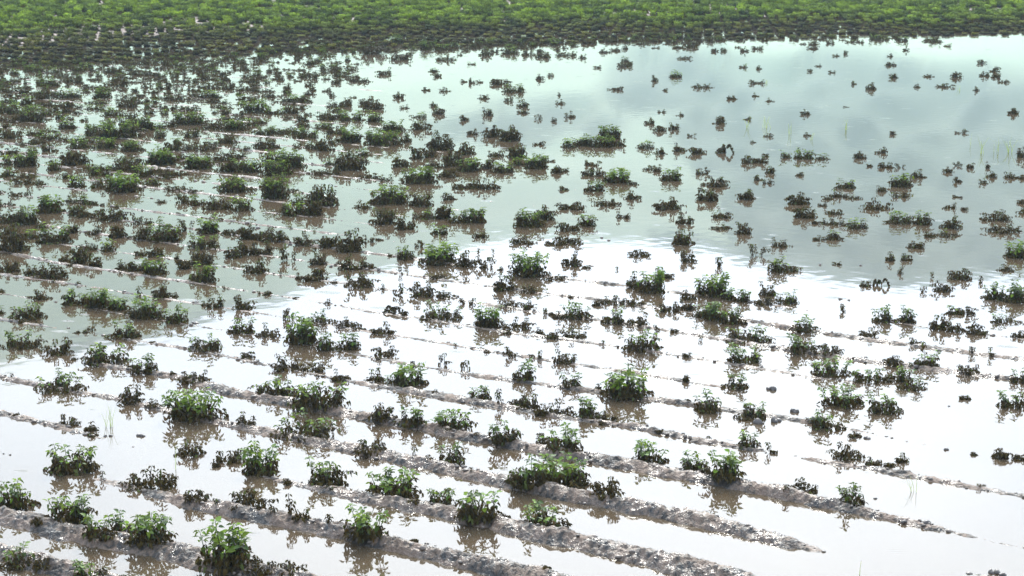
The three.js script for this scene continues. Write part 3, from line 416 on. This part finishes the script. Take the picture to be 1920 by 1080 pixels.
function plantThing(p) {
  const root = new THREE.Group(); root.name = numbered('potato_plant'); root.position.set(p.x, p.y, p.z); scene.add(root);
  const lod = p.dist < 22 ? 0 : p.dist < 32 ? 1 : 2, out = { mass: new Mass(), stem: new Mass(), single: (p.kind === G || p.kind === W) && p.py > 560 ? (p.kind === G ? 44 : 18) : 0 }, r = rng(1000 + p.k * 77);
  const leaves = growPlant(p.kind, p.wide, p.tall, r, lod, out);
  const last = p.place === p.of && p.of > 2 ? 'last' : nth(p.place);
  const where = last + ' from left on the ' + nth(Math.max(1, p.row)) + ' row from the bottom';
  tag(root, p.label ?? KIND[p.kind] + ', ' + where.replace('last from left', 'last'), 'plant', 'flooded potato plants in rows');
  const part = (name, geometry, material, kind) => { const o = shade(new THREE.Mesh(geometry, material)); o.name = name; if (kind) o.userData.kind = kind; root.add(o); return o; };
  if (out.stem.idx.length) part('stem', out.stem.build(), M.stem, 'stuff');
  if (out.mass.idx.length) part('foliage', out.mass.build(), M.foliage, 'stuff');
  for (const [k, m, c] of leaves) { const o = part('leaf', BROAD[k], M.leaves[c[0] > 0.115 ? 3 : c[1] > 0.15 ? 0 : c[1] > 0.095 ? 1 : 2]); o.applyMatrix4(m); }
  return root;
}
byself.sort((a, b) => a.k - b.k).forEach(plantThing);
{
  const mass = new Mass(), r = rng(4242), move = (x, y, z, grow) => {
    const one = { mass: new Mass(), stem: new Mass(), single: 0 }; grow(one);
    for (const part of [one.mass, one.stem]) { const b = mass.pos.length / 3; for (let k = 0; k < part.pos.length; k += 3) mass.pos.push(part.pos[k] + x, part.pos[k + 1] + y, part.pos[k + 2] + z); for (const c of part.col) mass.col.push(c); for (const i of part.idx) mass.idx.push(b + i); }
  };
  for (const p of PLANTS) if (!single.has(p)) move(p.x, p.y, p.z, (o) => growPlant(p.kind, p.wide, p.tall, rng(1000 + p.k * 77), p.dist < 22 ? 1 : 2, o));
  // still smaller ones, along the far rows
  for (let n = 9; n < ROWS; n++) for (let s = rowAtPixel(n, -60), e = rowAtPixel(n, 1980); s < e; s += 0.33 * (0.7 + 0.6 * r())) {
    const t = rowT(n, s) + 0.05 * (r() - 0.5), c = xz(s, t), q = pixel(c.x, 0, c.z), d = beyond(c.x, c.z), edge = step(-5.5, -0.5, d);
    const left = curve([0, 0.85, 350, 0.8, 620, 0.5, 720, 0.08, 900, 0.03, 2000, 0.02], q.x), fadeNear = step(270, 200, q.y);
    let chance = d > 0.8 ? 0 : Math.max(left * mix(0.62, 1, fadeNear) * step(500, 360, q.y) , edge * curve([0, 0.9, 1250, 0.75, 1420, 0.25, 2000, 0.28], q.x));
    if (q.x > 700 && d < -5) chance *= 0.8;
    if (r() > chance || PLANTS.some((p) => Math.abs(p.px - q.x) < 0.5 * p.w + 5 && Math.abs(p.py - q.y) < 0.25 * p.h + 4)) continue;
    const wide = 0.17 + 0.46 * r() * r() + (edge > 0.4 ? 0.10 * r() : 0), tall = 0.06 + 0.09 * r() + 0.16 * wide * r(), near = step(-4, 1, d);
    move(c.x, surface(c.x, c.z), c.z, (o) => growPlant(r() < 0.25 + 0.3 * near ? W : B, wide, tall, r, 2, o));
  }
  // withered scraps between the plants on the nearer ridges
  for (let n = 0; n < 14; n++) for (let s = rowAtPixel(n, -40), e = rowAtPixel(n, 1960); s < e; s += 0.30 * (0.3 + 1.4 * r())) {
    const t = rowT(n, s) + 0.10 * (r() - 0.5), c = xz(s, t), q = pixel(c.x, 0, c.z), u = r();
    if (crest(n, s) < -0.012 || u > (q.x > 1450 ? 0.2 : 0.5) || q.y > 1100) continue;
    move(c.x, surface(c.x, c.z), c.z, (o) => growPlant(r() < 0.6 ? B : S, 0.035 + 0.09 * r() * r(), 0.025 + 0.05 * r() * r(), r, 1, o));
  }
  const o = shade(new THREE.Mesh(mass.build(), M.foliage)); o.name = 'small_potato_plants';
  tag(o, 'hundreds of small brown mud coated potato plants and withered scraps scattered over the flooded rows', 'plants', null, 'stuff'); scene.add(o);
}
// the unharmed crop behind the far shore: one mass of leafy clumps
{
  const r = rng(99), one = { mass: new Mass(), stem: new Mass(), single: 0 };
  growPlant(G, 0.44, 0.25, r, 1, one);
  const spots = [];
  for (let n = 26; n < 190; n++) for (let s = -60; s < 75; s += 0.37) {
    const t = T0 + n * SPACING + 0.10 * (r() - 0.5), c = xz(s + 0.14 * r(), t), d = beyond(c.x, c.z), w = depth(c.x, 0, c.z), sx = 960 + FOCAL * c.x / w, k = r(), u = r(), v = r(), turn = r() * 6.283;
    if (w < 20 || w > 130 || sx < -90 || sx > 2010 || d < -0.8) continue;
    const patch = noise(c.x * 0.35, c.z * 0.2, 33), deep = clamp((1400 - sx) / 1400), lush = step(0.5 + 3 * deep, 9 + 11 * deep, d + 3 * patch), thin = 0.5 + 0.5 * noise(c.x * 0.8, c.z * 0.5, 37);
    if (k > mix(0.96, 1, lush) - mix(0.15, 0.5, lush) * thin * thin) continue;
    spots.push([c.x, groundHeight(c.x, c.z) - 0.02, c.z, turn, mix(0.5, 1.0, lush) * (0.6 + 0.75 * v), lush, u, mix(0.7, 0.92, lush) * (0.75 + 0.4 * r()), r()]);
  }
  const crop = shade(new THREE.InstancedMesh(one.mass.build(), M.foliage, spots.length)), m = new THREE.Matrix4(), q = new THREE.Quaternion(), up = new THREE.Vector3(0, 1, 0);
  spots.forEach(([x, y, z, turn, size, lush, u, girth, v2], k) => {
    m.compose(new THREE.Vector3(x, y, z), q.setFromAxisAngle(up, turn), new THREE.Vector3(girth, size, girth)); crop.setMatrixAt(k, m);
    const b = 0.28 + 1.05 * u * u + 0.25 * v2; crop.setColorAt(k, new THREE.Color().setRGB(mix(0.85, 1.40, lush) * b, mix(0.55, 1.38, lush) * b, mix(0.6, 0.50, lush) * b));
  });
  crop.name = 'potato_crop'; tag(crop, 'dense healthy green potato crop covering the field behind the water', 'crop', null, 'stuff'); scene.add(crop);
}
// blades of grass standing in the water
const GRASS = [
  [305, 508, 30, 46, 7, 'yellow green grass stems with bent tips in the pale water at left'], [206, 800, 34, 76, 9, 'tall thin grass stems in white water near the left edge'], [827, 470, 16, 66, 3, 'single tall green grass stem standing before the feathery plant'], [1437, 240, 34, 30, 6, 'yellowish grass sprig in the pale water at upper right'], [1402, 240, 16, 30, 4, 'thin pale grass stems left of the yellowish sprig at upper right'], [1481, 252, 12, 30, 4, 'leaning green grass blade with a dark tip at upper right'], [1585, 244, 14, 28, 4, 'narrow green grass tuft left of the blue reflection'], [1520, 262, 14, 20, 3, 'faint short grass stems beside a small ring of brown stems'], [1843, 288, 22, 42, 5, 'tall straight grass blades near the right edge in blue water'], [1868, 285, 20, 30, 4, 'short grass blades between two grass tufts at the right edge'], [1895, 286, 30, 36, 8, 'densest grass tuft at the right edge in pale water'], [1820, 272, 8, 32, 2, 'single slanting grass blade left of the right edge tufts'], [1800, 170, 12, 14, 3, 'tiny curled green grass blade in the upper right water'], [1437, 156, 8, 12, 3, 'tiny green grass shoot near the top right of the water'], [1715, 922, 34, 54, 5, 'curled pale grass stems lying over the sixth ridge at right'], [20, 640, 44, 30, 6, 'yellow grass blades in the muddy plant at the left edge'], [1612, 1078, 6, 56, 2, 'one hair thin stalk standing in white water at the bottom right'], [328, 880, 8, 70, 2, 'hair thin grass stalk left of the domed brown clump'],
];
GRASS.forEach(([px, py, w, h, n, label], k) => {
  const p = ground(px, py), dist = depth(p.x, 0, p.z), y = surface(p.x, p.z), r = rng(700 + k), W = w * dist / FOCAL, H = (py < 320 ? 0.95 : 0.68) * h * dist / FOCAL;
  const root = new THREE.Group(); root.name = numbered('grass_tuft'); root.position.set(p.x, y, p.z); tag(root, label, 'grass', 'grass tufts in the water'); scene.add(root);
  for (let i = 0; i < n; i++) {
    const a = r() * 6.283, bend = (0.3 + 0.7 * r()) * W * 0.6, tall = H * (i ? 0.55 + 0.45 * r() : 1), bx = (r() - 0.5) * W * 0.5, bz = (r() - 0.5) * W * 0.3, kink = r() < 0.65, pos = [], idx = [], half = (n < 3 ? 0.0010 : (py < 320 ? 0.0020 : 0.0014)) * (0.8 + 0.5 * r()) * Math.max(1, dist / 22);
    for (let j = 0; j <= 8; j++) { const u = j / 8, w2 = half * (1 - u ** 2 * 0.9), hh = kink && u > 0.65 ? tall * (0.65 - (u - 0.65) * 0.7) + tall * 0.2 : tall * u, out = bend * u ** 2 * (kink ? 1.7 : 1); pos.push(bx + Math.cos(a) * out - w2, hh - 0.03 * (1 - u), bz + Math.sin(a) * out, bx + Math.cos(a) * out, hh - 0.03 * (1 - u) - 0.001, bz + Math.sin(a) * out + w2 * 0.6, bx + Math.cos(a) * out + w2, hh - 0.03 * (1 - u), bz + Math.sin(a) * out); }
    for (let j = 0; j < 8; j++) for (const s of [0, 1]) { const b = j * 3 + s; idx.push(b, b + 1, b + 3, b + 1, b + 4, b + 3); }
    const g = new THREE.BufferGeometry(); g.setAttribute('position', new THREE.Float32BufferAttribute(pos, 3)); g.setIndex(idx); g.computeVertexNormals();
    const o = shade(new THREE.Mesh(g, M.blade)); o.name = 'blade'; root.add(o);
  }
});
// clods of mud on the ridges and standing out of the water
{
  const mass = new Mass(), r = rng(5);
  for (let n = 0; n < 20; n++) for (let s = rowAtPixel(n, n < 2 ? -200 : -60), e = rowAtPixel(n, n < 2 ? 1400 : 1990); s < e; s += (n < 7 ? 0.045 : 0.11) * (0.3 + 1.4 * r())) {
    const c = crest(n, s), d = (r() + r() - 1) * (0.03 + 2.2 * Math.max(0, c)), y = c - 0.125 * Math.pow(Math.abs(d) / 0.25, 1.55), big = (0.004 + 0.011 * r() ** 3) * (n > 9 ? 1.3 : 1);
    if (y < -0.012) continue;
    const p = xz(s, rowT(n, s) + d), k = 0.6 + 0.8 * r(); mass.lump(p.x, y, p.z, big * (1 + r()), big * (0.7 + 0.5 * r()), big, [1.1 * k, 1.05 * k, k], r);
  }
  for (const [px, py, w] of [[262, 818, 14], [268, 818, 10], [199, 818, 9], [207, 818, 9], [20, 853, 8], [8, 851, 6], [250, 838, 5], [1763, 658, 12], [1443, 730, 24], [1780, 762, 5], [1390, 598, 9], [1575, 561, 9], [1590, 563, 7], [1538, 497, 9], [1614, 498, 7], [364, 606, 13], [129, 615, 7], [370, 567, 8], [1143, 451, 8], [1127, 446, 7], [544, 459, 7], [484, 428, 9], [619, 500, 9], [1525, 793, 26], [1455, 790, 24], [1425, 793, 28], [1627, 822, 16], [1490, 772, 18], [1775, 843, 10], [930, 560, 9], [1740, 985, 18], [1695, 982, 14], [1863, 1074, 22], [1880, 1079, 14], [1640, 935, 10]]) {
    const p = ground(px, py), k = depth(p.x, 0, p.z) / FOCAL * w * 0.36; for (let i = 0; i < 3; i++) mass.lump(p.x + (r() - 0.5) * k * 1.6, surface(p.x, p.z), p.z + (r() - 0.5) * k, k * (0.5 + 0.5 * r()), k * (0.5 + 0.6 * r()), k * 0.7, [0.75, 0.75, 0.78], r);
  }
  M.clod.vertexColors = true;
  const o = shade(new THREE.Mesh(mass.build(), M.clod)); o.name = 'mud_clods'; tag(o, 'small dark clods of mud strewn along the ridges and poking from the water', 'mud', null, 'stuff'); scene.add(o);
}

renderer.render(scene, camera);
